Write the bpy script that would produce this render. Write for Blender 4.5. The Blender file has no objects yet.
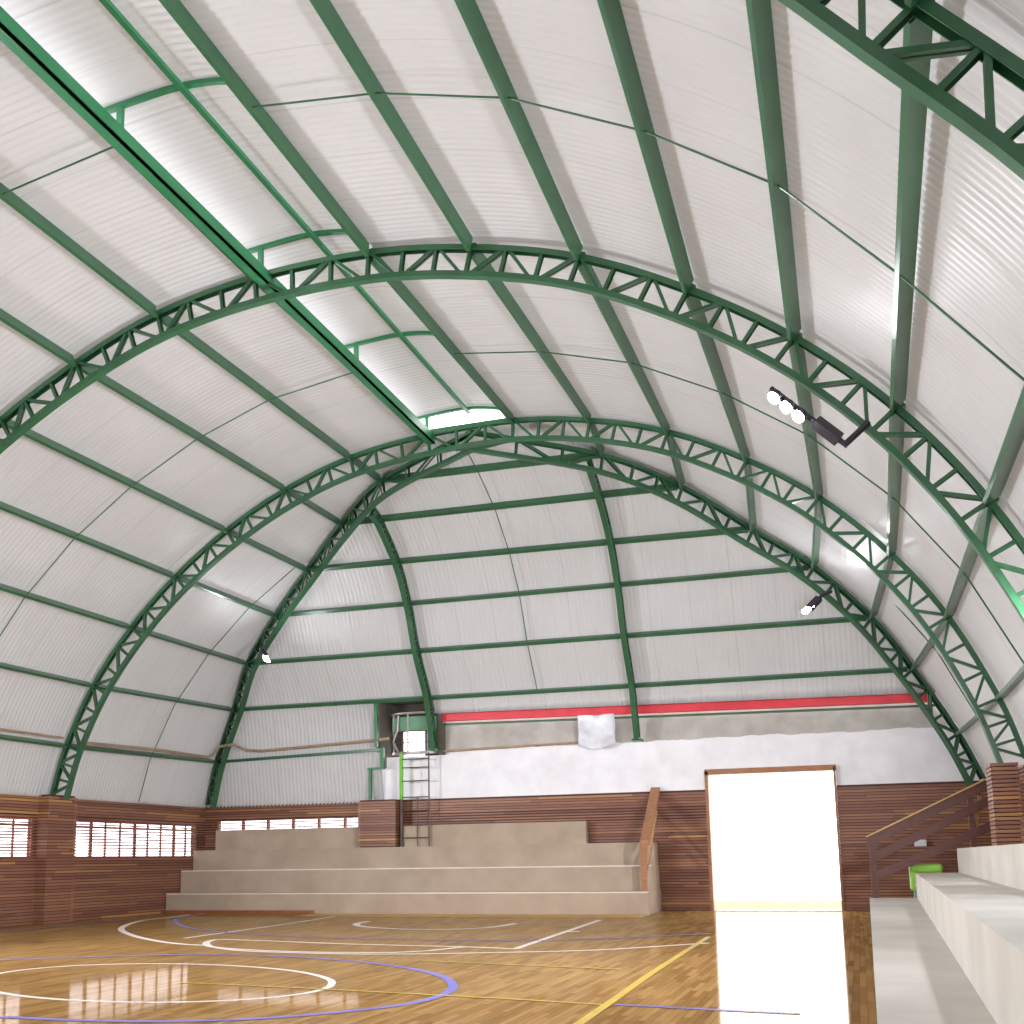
import bpy, math, random
from mathutils import Vector, Matrix
random.seed(7)
SC = bpy.context.scene
COL = SC.collection
V = Vector

# ------------------------------------------------------------------ materials
def srgb(r, g, b):
    f = lambda c: (c/255/12.92) if c/255 <= .04045 else ((c/255+.055)/1.055)**2.4
    return (f(r), f(g), f(b), 1)

def newmat(name):
    m = bpy.data.materials.new(name); m.use_nodes = True
    nt = m.node_tree; nt.nodes.clear()
    out = nt.nodes.new('ShaderNodeOutputMaterial')
    return m, nt, out

def N(nt, t, **kw):
    n = nt.nodes.new(t)
    for k, v in kw.items():
        if k.startswith('i_'):
            n.inputs[k[2:].replace('_', ' ')].default_value = v
        else:
            setattr(n, k, v)
    return n

def ramp(nt, stops):
    r = nt.nodes.new('ShaderNodeValToRGB'); e = r.color_ramp.elements
    while len(e) < len(stops): e.new(.5)
    for k, (p, c) in enumerate(stops): e[k].position = p; e[k].color = c
    return r

def simple(name, c1, c2=None, scale=3., rough=.5, metal=0., spec=.5, bump=0., detail=4., stretch=None):
    """two tones mixed by noise"""
    m, nt, out = newmat(name); L = nt.links.new
    b = N(nt, 'ShaderNodeBsdfPrincipled'); b.inputs['Roughness'].default_value = rough
    b.inputs['Metallic'].default_value = metal; b.inputs['Specular IOR Level'].default_value = spec
    g = N(nt, 'ShaderNodeNewGeometry'); mp = N(nt, 'ShaderNodeMapping')
    if stretch: mp.inputs['Scale'].default_value = stretch
    L(g.outputs['Position'], mp.inputs['Vector'])
    n = N(nt, 'ShaderNodeTexNoise'); n.inputs['Scale'].default_value = scale; n.inputs['Detail'].default_value = detail
    L(mp.outputs['Vector'], n.inputs['Vector'])
    r = ramp(nt, [(.3, c1), (.7, c2 or c1)])
    L(n.outputs['Fac'], r.inputs['Fac']); L(r.outputs['Color'], b.inputs['Base Color'])
    if bump:
        bp = N(nt, 'ShaderNodeBump'); bp.inputs['Strength'].default_value = bump; bp.inputs['Distance'].default_value = .01
        L(n.outputs['Fac'], bp.inputs['Height']); L(bp.outputs['Normal'], b.inputs['Normal'])
    L(b.outputs['BSDF'], out.inputs['Surface'])
    return m

GREEN = simple('green_steel_paint', srgb(44, 90, 60), srgb(54, 102, 70), 2.0, .32, 0, .55)
GREENB = simple('bright_green_paint', srgb(36, 112, 72), srgb(46, 122, 80), 2.0, .4)
RED = simple('red_steel_paint', srgb(196, 44, 56), srgb(176, 36, 50), 3.0, .4)
CONC_B = simple('beige_concrete', srgb(182, 164, 146), srgb(166, 148, 130), 1.3, .8, 0, .3, .15, 8)
CONC_R = simple('pale_concrete', srgb(206, 200, 192), srgb(188, 182, 172), 1.1, .7, 0, .35, .15, 8)
NOSING = simple('pale_step_edge', srgb(226, 220, 210), srgb(212, 204, 194), 3., .6)
RAILWOOD = simple('handrail_wood', srgb(172, 122, 86), srgb(150, 102, 70), 6., .5, 0, .4, 0, 5, (1, 1, 6))
DARKRAIL = simple('dark_handrail_wood', srgb(104, 66, 58), srgb(88, 54, 48), 6., .5, 0, .4, 0, 5, (1, 1, 6))
PALEWOOD = simple('pale_batten_wood', srgb(206, 172, 112), srgb(190, 154, 96), 6., .6)
SKIRT = simple('skirting_wood', srgb(150, 92, 48), srgb(126, 74, 38), 4., .5)
BACKING = simple('brown_backing_wall', srgb(84, 50, 42), srgb(72, 42, 36), 2., .8)
WINFRAME = simple('reddish_window_frame', srgb(140, 74, 62), srgb(124, 62, 54), 4., .6)
BLACK = simple('black_lamp_body', srgb(48, 44, 54), srgb(40, 38, 46), 4., .4)
GREYMETAL = simple('grey_pipe', srgb(170, 165, 160), srgb(150, 146, 142), 5., .35, .6)
DARKMETAL = simple('dark_ladder_metal', srgb(96, 78, 72), srgb(80, 66, 60), 5., .45, .3)
CONDUIT = simple('brown_conduit', srgb(172, 148, 124), srgb(150, 126, 106), 5., .5)
LIME = simple('lime_plastic', srgb(156, 206, 76), srgb(142, 194, 66), 4., .35)
TEAL = simple('teal_plastic', srgb(40, 150, 104), srgb(34, 134, 92), 4., .4)
LIMEPOST = simple('lime_paint', srgb(126, 200, 70), srgb(112, 186, 60), 4., .5)
DRUM = simple('grey_green_panel', srgb(104, 148, 118), srgb(92, 136, 106), 4., .5)
TARP = simple('white_plastic_sheet', srgb(232, 232, 240), srgb(214, 214, 224), 5., .35, 0, .5, .3)
WHITEPLASTIC = simple('white_plastic', srgb(225, 228, 235), srgb(210, 214, 224), 4., .4)
LINE_W = simple('white_court_paint', srgb(236, 228, 222), srgb(222, 214, 208), 5., .35)
LINE_B = simple('violet_court_paint', srgb(112, 108, 196), srgb(120, 114, 188), 5., .35)
LINE_Y = simple('yellow_court_paint', srgb(206, 176, 62), srgb(190, 160, 56), 5., .35)
LINE_G = simple('ochre_border_paint', srgb(196, 150, 44), srgb(182, 136, 40), 5., .35)
OUTG = simple('outdoor_paving', srgb(220, 218, 212), srgb(208, 206, 200), 1., .9)
KERB = simple('pale_green_kerb', srgb(226, 236, 180), srgb(216, 228, 168), 2., .8)
DARKVOID = simple('dark_plaster', srgb(96, 88, 82), srgb(80, 74, 70), 3., .9)

def sheet_mat(name, along_y=True):
    m, nt, out = newmat(name); L = nt.links.new
    g = N(nt, 'ShaderNodeNewGeometry'); sx = N(nt, 'ShaderNodeSeparateXYZ'); L(g.outputs['Position'], sx.inputs[0])
    # overlap seams every 1.05 m
    mo = N(nt, 'ShaderNodeMath', operation='PINGPONG'); mo.inputs[1].default_value = .525
    L(sx.outputs['Y' if along_y else 'X'], mo.inputs[0])
    lt = N(nt, 'ShaderNodeMath', operation='LESS_THAN'); lt.inputs[1].default_value = .012
    L(mo.outputs[0], lt.inputs[0])
    n = N(nt, 'ShaderNodeTexNoise'); n.inputs['Scale'].default_value = .8; n.inputs['Detail'].default_value = 5
    L(g.outputs['Position'], n.inputs['Vector'])
    r = ramp(nt, [(.3, (.435, .428, .43, 1)), (.7, (.475, .468, .47, 1))]); L(n.outputs['Fac'], r.inputs['Fac'])
    mx = N(nt, 'ShaderNodeMixRGB'); mx.inputs['Color2'].default_value = (.29, .28, .285, 1)
    ml = N(nt, 'ShaderNodeMath', operation='MULTIPLY'); ml.inputs[1].default_value = .45
    L(lt.outputs[0], ml.inputs[0]); L(ml.outputs[0], mx.inputs['Fac']); L(r.outputs['Color'], mx.inputs['Color1'])
    b = N(nt, 'ShaderNodeBsdfPrincipled'); b.inputs['Roughness'].default_value = .38; b.inputs['Specular IOR Level'].default_value = .4
    L(mx.outputs['Color'], b.inputs['Base Color'])
    t = N(nt, 'ShaderNodeBsdfTranslucent'); t.inputs['Color'].default_value = (.93, .91, .92, 1)
    mix = N(nt, 'ShaderNodeMixShader'); mix.inputs['Fac'].default_value = SHEET_T
    L(b.outputs['BSDF'], mix.inputs[1]); L(t.outputs['BSDF'], mix.inputs[2]); L(mix.outputs[0], out.inputs['Surface'])
    return m
SHEET_T = .03
SHEET = sheet_mat('white_corrugated_sheet')
SHEET_END = sheet_mat('white_corrugated_end_sheet', False)

PITCH = .075
def slat_mat(name, axis, tones):
    m, nt, out = newmat(name); L = nt.links.new
    g = N(nt, 'ShaderNodeNewGeometry'); s = N(nt, 'ShaderNodeSeparateXYZ'); L(g.outputs['Position'], s.inputs[0])
    dv = N(nt, 'ShaderNodeMath', operation='DIVIDE'); dv.inputs[1].default_value = PITCH; L(s.outputs['Z'], dv.inputs[0])
    fl = N(nt, 'ShaderNodeMath', operation='FLOOR'); L(dv.outputs[0], fl.inputs[0])
    rnd = N(nt, 'ShaderNodeTexWhiteNoise', noise_dimensions='1D'); L(fl.outputs[0], rnd.inputs['W'])
    a = N(nt, 'ShaderNodeMath', operation='MULTIPLY_ADD'); a.inputs[1].default_value = 1/2.6
    L(s.outputs[axis], a.inputs[0]); L(rnd.outputs['Value'], a.inputs[2])
    fa = N(nt, 'ShaderNodeMath', operation='FLOOR'); L(a.outputs[0], fa.inputs[0])
    cb = N(nt, 'ShaderNodeCombineXYZ'); L(fl.outputs[0], cb.inputs[0]); L(fa.outputs[0], cb.inputs[1])
    w = N(nt, 'ShaderNodeTexWhiteNoise', noise_dimensions='2D'); L(cb.outputs[0], w.inputs['Vector'])
    r = ramp(nt, tones); L(w.outputs['Value'], r.inputs['Fac'])
    mp = N(nt, 'ShaderNodeMapping'); mp.inputs['Scale'].default_value = (1, 1, 14); L(g.outputs['Position'], mp.inputs['Vector'])
    n = N(nt, 'ShaderNodeTexNoise'); n.inputs['Scale'].default_value = 3; n.inputs['Detail'].default_value = 6; L(mp.outputs['Vector'], n.inputs['Vector'])
    mr = N(nt, 'ShaderNodeMapRange'); mr.inputs['To Min'].default_value = .75; mr.inputs['To Max'].default_value = 1.2; L(n.outputs['Fac'], mr.inputs['Value'])
    mx = N(nt, 'ShaderNodeMixRGB', blend_type='MULTIPLY'); mx.inputs['Fac'].default_value = 1
    L(r.outputs['Color'], mx.inputs['Color1']); L(mr.outputs[0], mx.inputs['Color2'])
    b = N(nt, 'ShaderNodeBsdfPrincipled'); b.inputs['Roughness'].default_value = .42; b.inputs['Specular IOR Level'].default_value = .35
    L(mx.outputs['Color'], b.inputs['Base Color']); L(b.outputs['BSDF'], out.inputs['Surface'])
    return m
TONES = [(0, srgb(126, 82, 68)), (.4, srgb(140, 94, 76)), (.75, srgb(152, 106, 84)), (.96, srgb(162, 114, 84)), (1, srgb(190, 142, 86))]
SLAT_X = slat_mat('brown_wood_slats_along_x', 'X', TONES)
SLAT_Y = slat_mat('brown_wood_slats_along_y', 'Y', TONES)

def floor_mat():
    m, nt, out = newmat('polished_parquet'); L = nt.links.new
    g = N(nt, 'ShaderNodeNewGeometry')
    mp = N(nt, 'ShaderNodeMapping'); mp.inputs['Rotation'].default_value = (0, 0, math.radians(90)); L(g.outputs['Position'], mp.inputs['Vector'])
    br = N(nt, 'ShaderNodeTexBrick'); br.offset = .37
    br.inputs['Scale'].default_value = 1; br.inputs['Brick Width'].default_value = .75; br.inputs['Row Height'].default_value = .07
    br.inputs['Mortar Size'].default_value = .0015; br.inputs['Bias'].default_value = 0
    br.inputs['Color1'].default_value = srgb(166, 132, 84); br.inputs['Color2'].default_value = srgb(132, 98, 56); br.inputs['Mortar'].default_value = srgb(96, 60, 30)
    L(mp.outputs['Vector'], br.inputs['Vector'])
    n = N(nt, 'ShaderNodeTexNoise'); n.inputs['Scale'].default_value = .55; n.inputs['Detail'].default_value = 4; L(g.outputs['Position'], n.inputs['Vector'])
    mr = N(nt, 'ShaderNodeMapRange'); mr.inputs['To Min'].default_value = .82; mr.inputs['To Max'].default_value = 1.18; L(n.outputs['Fac'], mr.inputs['Value'])
    mx = N(nt, 'ShaderNodeMixRGB', blend_type='MULTIPLY'); mx.inputs['Fac'].default_value = 1
    L(br.outputs['Color'], mx.inputs['Color1']); L(mr.outputs[0], mx.inputs['Color2'])
    d = N(nt, 'ShaderNodeBsdfDiffuse'); L(mx.outputs['Color'], d.inputs['Color'])
    gl = N(nt, 'ShaderNodeBsdfGlossy'); gl.inputs['Roughness'].default_value = .06; gl.inputs['Color'].default_value = (1, .97, .93, 1)
    lw = N(nt, 'ShaderNodeLayerWeight'); lw.inputs['Blend'].default_value = .5
    pw = N(nt, 'ShaderNodeMath', operation='POWER'); pw.inputs[1].default_value = 3.; L(lw.outputs['Facing'], pw.inputs[0])
    ma = N(nt, 'ShaderNodeMath', operation='MULTIPLY_ADD'); ma.inputs[1].default_value = FLOOR_R; ma.inputs[2].default_value = .03; L(pw.outputs[0], ma.inputs[0])
    mix = N(nt, 'ShaderNodeMixShader'); L(ma.outputs[0], mix.inputs['Fac']); L(d.outputs[0], mix.inputs[1]); L(gl.outputs[0], mix.inputs[2])
    L(mix.outputs[0], out.inputs['Surface'])
    return m
FLOOR_R = .30
FLOOR = floor_mat()

def masonry_mat():
    m, nt, out = newmat('white_limewashed_masonry'); L = nt.links.new
    g = N(nt, 'ShaderNodeNewGeometry'); s = N(nt, 'ShaderNodeSeparateXYZ'); L(g.outputs['Position'], s.inputs[0])
    n = N(nt, 'ShaderNodeTexNoise'); n.inputs['Scale'].default_value = 2.2; n.inputs['Detail'].default_value = 8; L(g.outputs['Position'], n.inputs['Vector'])
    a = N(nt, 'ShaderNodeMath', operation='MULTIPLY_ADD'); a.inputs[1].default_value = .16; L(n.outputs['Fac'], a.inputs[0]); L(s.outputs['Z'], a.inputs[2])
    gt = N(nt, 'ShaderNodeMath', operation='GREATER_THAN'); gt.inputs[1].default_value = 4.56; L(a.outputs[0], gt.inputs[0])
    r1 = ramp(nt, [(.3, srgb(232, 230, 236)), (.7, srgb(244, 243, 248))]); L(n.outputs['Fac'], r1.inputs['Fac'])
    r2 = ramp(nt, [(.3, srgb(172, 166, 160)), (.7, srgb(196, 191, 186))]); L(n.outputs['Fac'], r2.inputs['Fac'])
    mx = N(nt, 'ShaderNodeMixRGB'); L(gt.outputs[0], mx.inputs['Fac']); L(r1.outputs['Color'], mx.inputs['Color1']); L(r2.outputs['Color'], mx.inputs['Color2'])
    b = N(nt, 'ShaderNodeBsdfPrincipled'); b.inputs['Roughness'].default_value = .7; b.inputs['Specular IOR Level'].default_value = .3
    L(mx.outputs['Color'], b.inputs['Base Color']); L(b.outputs['BSDF'], out.inputs['Surface'])
    return m
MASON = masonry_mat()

def glass_mat():
    m, nt, out = newmat('window_glass'); L = nt.links.new
    t = N(nt, 'ShaderNodeBsdfTransparent'); t.inputs['Color'].default_value = (.95, .93, .95, 1)
    g = N(nt, 'ShaderNodeBsdfGlossy'); g.inputs['Roughness'].default_value = .05
    mx = N(nt, 'ShaderNodeMixShader'); mx.inputs['Fac'].default_value = .06
    L(t.outputs[0], mx.inputs[1]); L(g.outputs[0], mx.inputs[2]); L(mx.outputs[0], out.inputs['Surface'])
    return m
GLASS = glass_mat()

def lamp_mat(name, strength):
    m, nt, out = newmat(name)
    e = N(nt, 'ShaderNodeEmission'); e.inputs['Color'].default_value = (.93, .96, 1, 1); e.inputs['Strength'].default_value = strength
    nt.links.new(e.outputs[0], out.inputs['Surface']); return m
LAMP_ADDED = lamp_mat('added_flood_lens', 8500.)  # lens of the unseen middle-truss leg floods, added for brightness
LAMP_ADDED_NEAR = lamp_mat('added_flood_lens_near', 4500.)  # lens of the unseen nearest-truss leg floods, also added
LAMP_ADDED_END = lamp_mat('added_flood_lens_end', 3000.)  # lens of the added flood behind the viewer
LAMP_MID = lamp_mat('lit_flood_lens_middle', 450.)
LAMP_FAR = lamp_mat('lit_flood_lens_far', 330.)

# ------------------------------------------------------------------ mesh building
class MB:
    def __init__(s): s.v = []; s.f = []
    def add(s, vs, fs):
        o = len(s.v); s.v += [tuple(x) for x in vs]; s.f += [tuple(i+o for i in f) for f in fs]; return s
    def box(s, lo, hi):
        (a, b, c), (d, e, f) = lo, hi
        return s.add([(a,b,c),(d,b,c),(d,e,c),(a,e,c),(a,b,f),(d,b,f),(d,e,f),(a,e,f)],
                     [(0,3,2,1),(4,5,6,7),(0,1,5,4),(1,2,6,5),(2,3,7,6),(3,0,4,7)])
    def quadprism(s, bot, top):
        n = len(bot)
        fs = [tuple(reversed(range(n))), tuple(range(n, 2*n))] + [(i, (i+1) % n, n+(i+1) % n, n+i) for i in range(n)]
        return s.add(list(bot)+list(top), fs)
    def sweep(s, path, section, normal, caps=True, closed=True):
        """section: list of (a, b): a along the side vector, b along the normal"""
        P = [V(p) for p in path]; k = len(section); vs = []
        for i, p in enumerate(P):
            t = (P[min(i+1, len(P)-1)] - P[max(i-1, 0)]).normalized()
            n = V(normal[i] if isinstance(normal, list) else normal)
            n = (n - t*n.dot(t)).normalized(); side = t.cross(n)
            for a, b in section: vs.append(p + side*a + n*b)
        fs = []
        for i in range(len(P)-1):
            for j in range(k if closed else k-1):
                j2 = (j+1) % k
                fs.append((i*k+j, i*k+j2, (i+1)*k+j2, (i+1)*k+j))
        if caps and closed:
            fs.append(tuple(reversed(range(k)))); fs.append(tuple(range((len(P)-1)*k, len(P)*k)))
        return s.add(vs, fs)
    def tube(s, path, r, seg=8, up=(0, 0, 1)):
        P = [V(p) for p in path]; up = V(up)
        t = (P[-1]-P[0]).normalized()
        if abs(t.dot(up)) > .95: up = V((1, .1, 0))
        return s.sweep(P, [(r*math.cos(q*2*math.pi/seg), r*math.sin(q*2*math.pi/seg)) for q in range(seg)], up)
    def build(s, name, mat, parent=None, smooth=False):
        me = bpy.data.meshes.new(name); me.from_pydata(s.v, [], s.f); me.materials.append(mat)
        bm_fix(me)
        if smooth: me.polygons.foreach_set('use_smooth', [True]*len(me.polygons))
        me.update()
        o = bpy.data.objects.new(name, me); COL.objects.link(o)
        if parent:
            o.parent = parent; o.location = (0, 0, 0)
            # shapes are given in world coordinates
            if parent.parent is None: o.matrix_parent_inverse = parent.matrix_basis.inverted()
        return o

import bmesh
def bm_fix(me):
    bm = bmesh.new(); bm.from_mesh(me)
    bmesh.ops.recalc_face_normals(bm, faces=bm.faces[:])
    bm.to_mesh(me); bm.free()

def tag(o, label=None, cat=None, group=None, kind=None):
    if label: o['label'] = label
    if cat: o['category'] = cat
    if group: o['group'] = group
    if kind: o['kind'] = kind
    return o
def empty(name, loc, label=None, cat=None, group=None, kind=None):
    o = bpy.data.objects.new(name, None); o.empty_display_size = .2; o.location = loc; COL.objects.link(o)
    return tag(o, label, cat, group, kind)
def rect(w, d, w0=None, d0=None):
    w0 = -w/2 if w0 is None else w0; d0 = -d/2 if d0 is None else d0
    return [(w0, d0), (w0+w, d0), (w0+w, d0+d), (w0, d0+d)]
def catmull(P, sub):
    """Catmull-Rom through P, sub steps per span; P: list of Vectors"""
    out = []; n = len(P)
    for i in range(n-1):
        p0 = P[i-1] if i > 0 else P[0]*2-P[1]
        p3 = P[i+2] if i+2 < n else P[n-1]*2-P[n-2]
        p1, p2 = P[i], P[i+1]
        for k in range(sub):
            t = k/sub
            out.append(.5*((2*p1)+(p2-p0)*t+(2*p0-5*p1+4*p2-p3)*t*t+(3*p1-p0-3*p2+p3)*t**3))
    out.append(P[-1].copy()); return out

# ------------------------------------------------------------------ layout data (metres; x across, y into the hall, z up)
ZW = 3.12           # top of the timber cladding
YE = 29.28          # face of the far wall
XL, XR = -10.96, 10.96
YN = -8.0           # near end, behind the camera
Y2, BAY = 22.286, 7.41
Y3, Y4 = Y2-BAY, Y2-2*BAY
N2 = {1: (-10.472, 4.309), 2: (-9.737, 5.763), 3: (-8.678, 7.138), 4: (-7.453, 8.305), 5: (-6.049, 9.307), 6: (-4.461, 10.134), 7: (-2.776, 10.697), 8: (-0.83, 10.97), 9: (1.2, 11.01), 10: (2.937, 10.76), 11: (4.603, 10.257), 12: (6.188, 9.423), 13: (7.543, 8.453), 14: (8.805, 7.154), 15: (9.73, 5.829), 16: (10.485, 4.219)}
N3 = dict(N2); N3.update({5: (-6.079, 9.235), 6: (-4.516, 10.047), 7: (-2.866, 10.655), 8: (-0.985, 10.955), 9: (1.073, 10.965), 10: (2.793, 10.701), 11: (4.483, 10.198), 12: (6.053, 9.385), 13: (7.448, 8.409), 14: (8.682, 7.207), 15: (9.693, 5.8)})
N4 = {i: ((N2[i][0]+N3[i][0])/2, (N2[i][1]+N3[i][1])/2) for i in N2}; N4[14] = (8.6, 7.205)
GR = {1: (-10.392, 28.95, 4.43), 2: (-9.621, 28.6, 5.936), 3: (-8.679, 27.78, 7.139), 4: (-7.438, 27.18, 8.343), 5: (-6.031, 26.42, 9.346), 6: (-4.449, 25.29, 10.154), 7: (-2.754, 24.05, 10.704),
      10: (2.826, 24.05, 10.60), 11: (4.447, 25.29, 10.03), 12: (5.928, 26.42, 9.14), 13: (7.255, 27.18, 8.26), 14: (8.50, 27.78, 7.02), 15: (9.38, 28.6, 5.84), 16: (10.301, 28.95, 4.24)}
FOOT = 10.84
def nodes(Nd, y):
    return [V((-FOOT, y, ZW))] + [V((Nd[i][0], y, Nd[i][1])) for i in range(1, 17)] + [V((FOOT, y, ZW-.03))]
def inward(path, centre):
    """inward normals of a planar arch path"""
    out = []
    for i, p in enumerate(path):
        t = (path[min(i+1, len(path)-1)]-path[max(i-1, 0)]).normalized()
        c = V(centre)-p; n = (c-t*c.dot(t)).normalized(); out.append(n)
    return out

# ------------------------------------------------------------------ trusses
def u_section(w, d, th, flip):
    s = [(-w/2, 0), (w/2, 0), (w/2, d), (w/2-th, d), (w/2-th, th), (-w/2+th, th), (-w/2+th, d), (-w/2, d)]
    return [(a, d-b) for a, b in s] if flip else s
def truss(name, P, centre, planen, label, group, depth=.43, w=.13, ch=.085, third=3, sub=2, phase=None, web=.05, cat='roof truss'):
    """P: nodes on the outer chord"""
    root = empty(name, P[0], label, cat, group)
    fine = catmull(P, third*sub); cin = inward(fine, centre)
    inner = [p+n*depth for p, n in zip(fine, cin)]
    a = MB().sweep(fine, u_section(w, ch, .012, False), [n for n in cin]); b = MB().sweep(inner, u_section(w, ch, .012, True), [n for n in cin])
    # outer chord opens towards the web, inner chord opens back towards it
    a.v = [tuple(V(q)-cin[k//8]*ch/2) for k, q in enumerate(a.v)]
    b.v = [tuple(V(q)-cin[k//8]*ch/2) for k, q in enumerate(b.v)]
    a.build('outer_chord', GREEN, root); b.build('inner_chord', GREEN, root)
    pn = V(planen)
    st = [fine[i*sub] for i in range((len(P)-1)*third+1)]; si = [inner[i*sub] for i in range((len(P)-1)*third+1)]; nn = [cin[i*sub] for i in range(len(st))]
    def member(kind, A, B, ww):
        t = (B-A).normalized(); A = A+t*.03; B = B-t*.03
        m = MB(); off = w/2-.018; lg = .035
        for sg in (1, -1):     # two angles back to back with a gap
            L = [(-ww/2, 0), (ww/2, 0), (ww/2, .007), (-ww/2+.007, .007), (-ww/2+.007, lg), (-ww/2, lg)]
            L = [(x, sg*(off-y)) for x, y in L]
            m.sweep([A, B], L, pn)
        m.build(kind, GREEN, root)
    for j in range(len(st)):
        if 0 < j < len(st)-1: member('post', st[j], si[j], web)
        if j < len(st)-1:
            up = ((j % 2 == 1) if j < 27 else (j % 2 == 0)) if phase is None else (j % 2 == phase)
            if up: member('diagonal', si[j]+(si[j+1]-si[j])*.12, st[j+1]+(st[j]-st[j+1])*.06, web)
            else: member('diagonal', st[j]+(st[j+1]-st[j])*.06, si[j+1]+(si[j]-si[j+1])*.12, web)
    return root
for Nd, y, lab in ((N4, Y4, 'green steel arch truss at the top right corner, nearest the viewer'),
                   (N3, Y3, 'green steel arch truss across the middle of the vault, carrying the triple floodlight'),
                   (N2, Y2, 'green steel arch truss meeting the slanted hip trusses at its crown')):
    truss('arch_truss', nodes(Nd, y), (0, y, 2.5), (0, 1, 0), lab, 'arch trusses of the vault')

APEX = V((.15, Y2+.20, 10.98))
def hip(sgn, ids, lab):
    P = [V((sgn*FOOT*.995, 29.1, ZW+.02))]+[V(GR[i]) for i in ids]+[APEX+V((-sgn*.03, 0, 0))]
    d = (P[-1]-P[0]); d.z = 0; pn = V((0, 0, 1)).cross(d).normalized()
    c = V((P[-1].x, P[-1].y, 2.5))
    return truss('hip_truss', P, c, pn, lab, 'hip trusses of the far end', depth=.40, w=.15, ch=.08, phase=0)
hip(-1, range(1, 8), 'dark green curved hip truss rising from the left far corner to the crown')
hip(1, range(16, 9, -1), 'dark green curved hip truss rising from the right far corner to the crown')

# curved end rafters (narrow lattice ribs seen edge on)
EP = [(4.55, 29.08), (5.9, 28.6), (7.1, 27.78), (8.30, 27.18), (9.30, 26.42), (10.10, 25.29), (10.62, 24.12)]
for x, lab in ((-3.32, 'curved green lattice rib of the far end above the ladder'), (2.47, 'curved green lattice rib of the far end beside the white plastic sheet')):
    P = [V((x, y, z)) for z, y in (EP[:-1]+[(10.33, 24.72)] if x < 0 else EP)]
    r = truss('end_rib', P, (x, 22.3, 3.0), (1, 0, 0), lab, 'curved ribs of the far end', depth=.26, w=.13, ch=.06, third=4, phase=0, cat='steel rib')
    MB().box((x-.13, 28.82, 4.45), (x+.13, 29.2, 4.50)).build('base_plate', GREENB, r)

# ------------------------------------------------------------------ purlins (lipped channels)
def channel(w, d, th, lip=.018):
    h = w/2
    return [(-h, 0), (h, 0), (h, lip), (h-th, lip), (h-th, th), (-h+th, th), (-h+th, d-th), (h-th, d-th), (h-th, d-lip), (h, d-lip), (h, d), (-h, d)]
def boxsec(w, d): return [(-w/2, 0), (w/2, 0), (w/2, d), (-w/2, d)]
ORD = ['first', 'second', 'third', 'fourth', 'fifth', 'sixth', 'seventh', 'eighth']
PD, PDW = .222, .062
for i in range(1, 17):
    if i <= 8: lab = 'green roof purlin, %s counted leftwards from the skylight%s' % (ORD[8-i], ' and forming its left edge' if i == 8 else '')
    else: lab = 'green roof purlin, %s counted rightwards from the skylight%s' % (ORD[i-9], ' and forming its right edge' if i == 9 else '')
    pts = [(N4[i][0], YN, N4[i][1]), (N4[i][0], Y4, N4[i][1]), (N3[i][0], Y3, N3[i][1]), (N2[i][0], Y2, N2[i][1])]
    if i in GR: pts.append(GR[i])
    pts = [V(p) for p in pts]
    root = empty('roof_purlin', pts[1], lab, 'purlin', 'purlins along the vault')
    lo, hi = (max(i-1, 1), min(i+1, 16))
    tg = V((N2[hi][0]-N2[lo][0], 0, N2[hi][1]-N2[lo][1])).normalized()
    nout = V((-tg.z, 0, tg.x))
    for a, b in zip(pts[:-1], pts[1:]):
        t = (b-a).normalized(); g = .075
        o = nout*-.085
        MB().sweep([a+t*g+o, b-t*(g+(.05 if b is pts[-1] and i in GR else 0))+o], boxsec(PDW, PD), nout).build('segment', GREEN, root)
GPAIRS = [(7, 10), (6, 11), (5, 12), (4, 13), (3, 14), (2, 15)]
for k, (l, r) in enumerate(GPAIRS):
    A, B = V(GR[l]), V(GR[r])
    z0 = V((0, GR[min(l+1, 7)][1]-GR[max(l-1, 1)][1], GR[min(l+1, 7)][2]-GR[max(l-1, 1)][2])).normalized()
    nout = V((0, z0.z, -z0.y)); nout = nout if nout.y > 0 else -nout
    t = (B-A).normalized()
    o = MB().sweep([A+t*.12-nout*.02, B-t*.12-nout*.02], boxsec(.10, .16), nout).build('end_girt', GREEN)
    tag(o, 'straight green girt across the far end, %s from the top' % (ORD[k]), 'girt', 'girts across the far end')
A = V(GR[1]); o = MB().sweep([A+V((.1, 0, 0)), V((-5.0, 28.97, 4.56))], boxsec(.09, .13), (0, 1, .1)).build('end_girt', GREEN)
tag(o, 'short low green girt between the left hip truss and the balcony', 'girt', 'girts across the far end')

# sag rods
def sag(y, ids, Nd, lab):
    P = [V((Nd[i][0], y, Nd[i][1]-.05)) for i in ids]
    o = MB().tube(P, .014, 6, (0, 1, 0)).build('sag_rod', GREEN)
    tag(o, lab, 'tie rod', 'thin tie rods through the purlins')
M23 = {i: ((N2[i][0]+N3[i][0])/2, (N2[i][1]+N3[i][1])/2) for i in N2}
M23[0] = (-10.8, 3.15); M23[17] = (10.8, 3.15); N2[0] = N4[0] = (-10.8, 3.15); N2[17] = N4[17] = (10.8, 3.15)
sag(11.17, range(0, 9), N4, 'thin green tie rod left of the skylight between nearest and middle trusses')
sag(11.17, range(9, 18), N4, 'thin green tie rod right of the skylight between nearest and middle trusses')
sag(18.58, range(0, 9), M23, 'thin green tie rod left of the skylight between middle and crown-joint trusses')
sag(18.58, range(9, 18), M23, 'thin green tie rod right of the skylight between middle and crown-joint trusses')
sag(25.7, range(0, 6), N2, 'thin tie rod on the left slope next to the left hip truss')
sag(25.7, range(12, 18), N2, 'thin tie rod on the right slope next to the right hip truss')
def endz(k):   # middle of the girts at x ~ -0.3
    l, r = GPAIRS[k]; a, b = V(GR[l]), V(GR[r]); return a+(b-a)*.47
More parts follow.
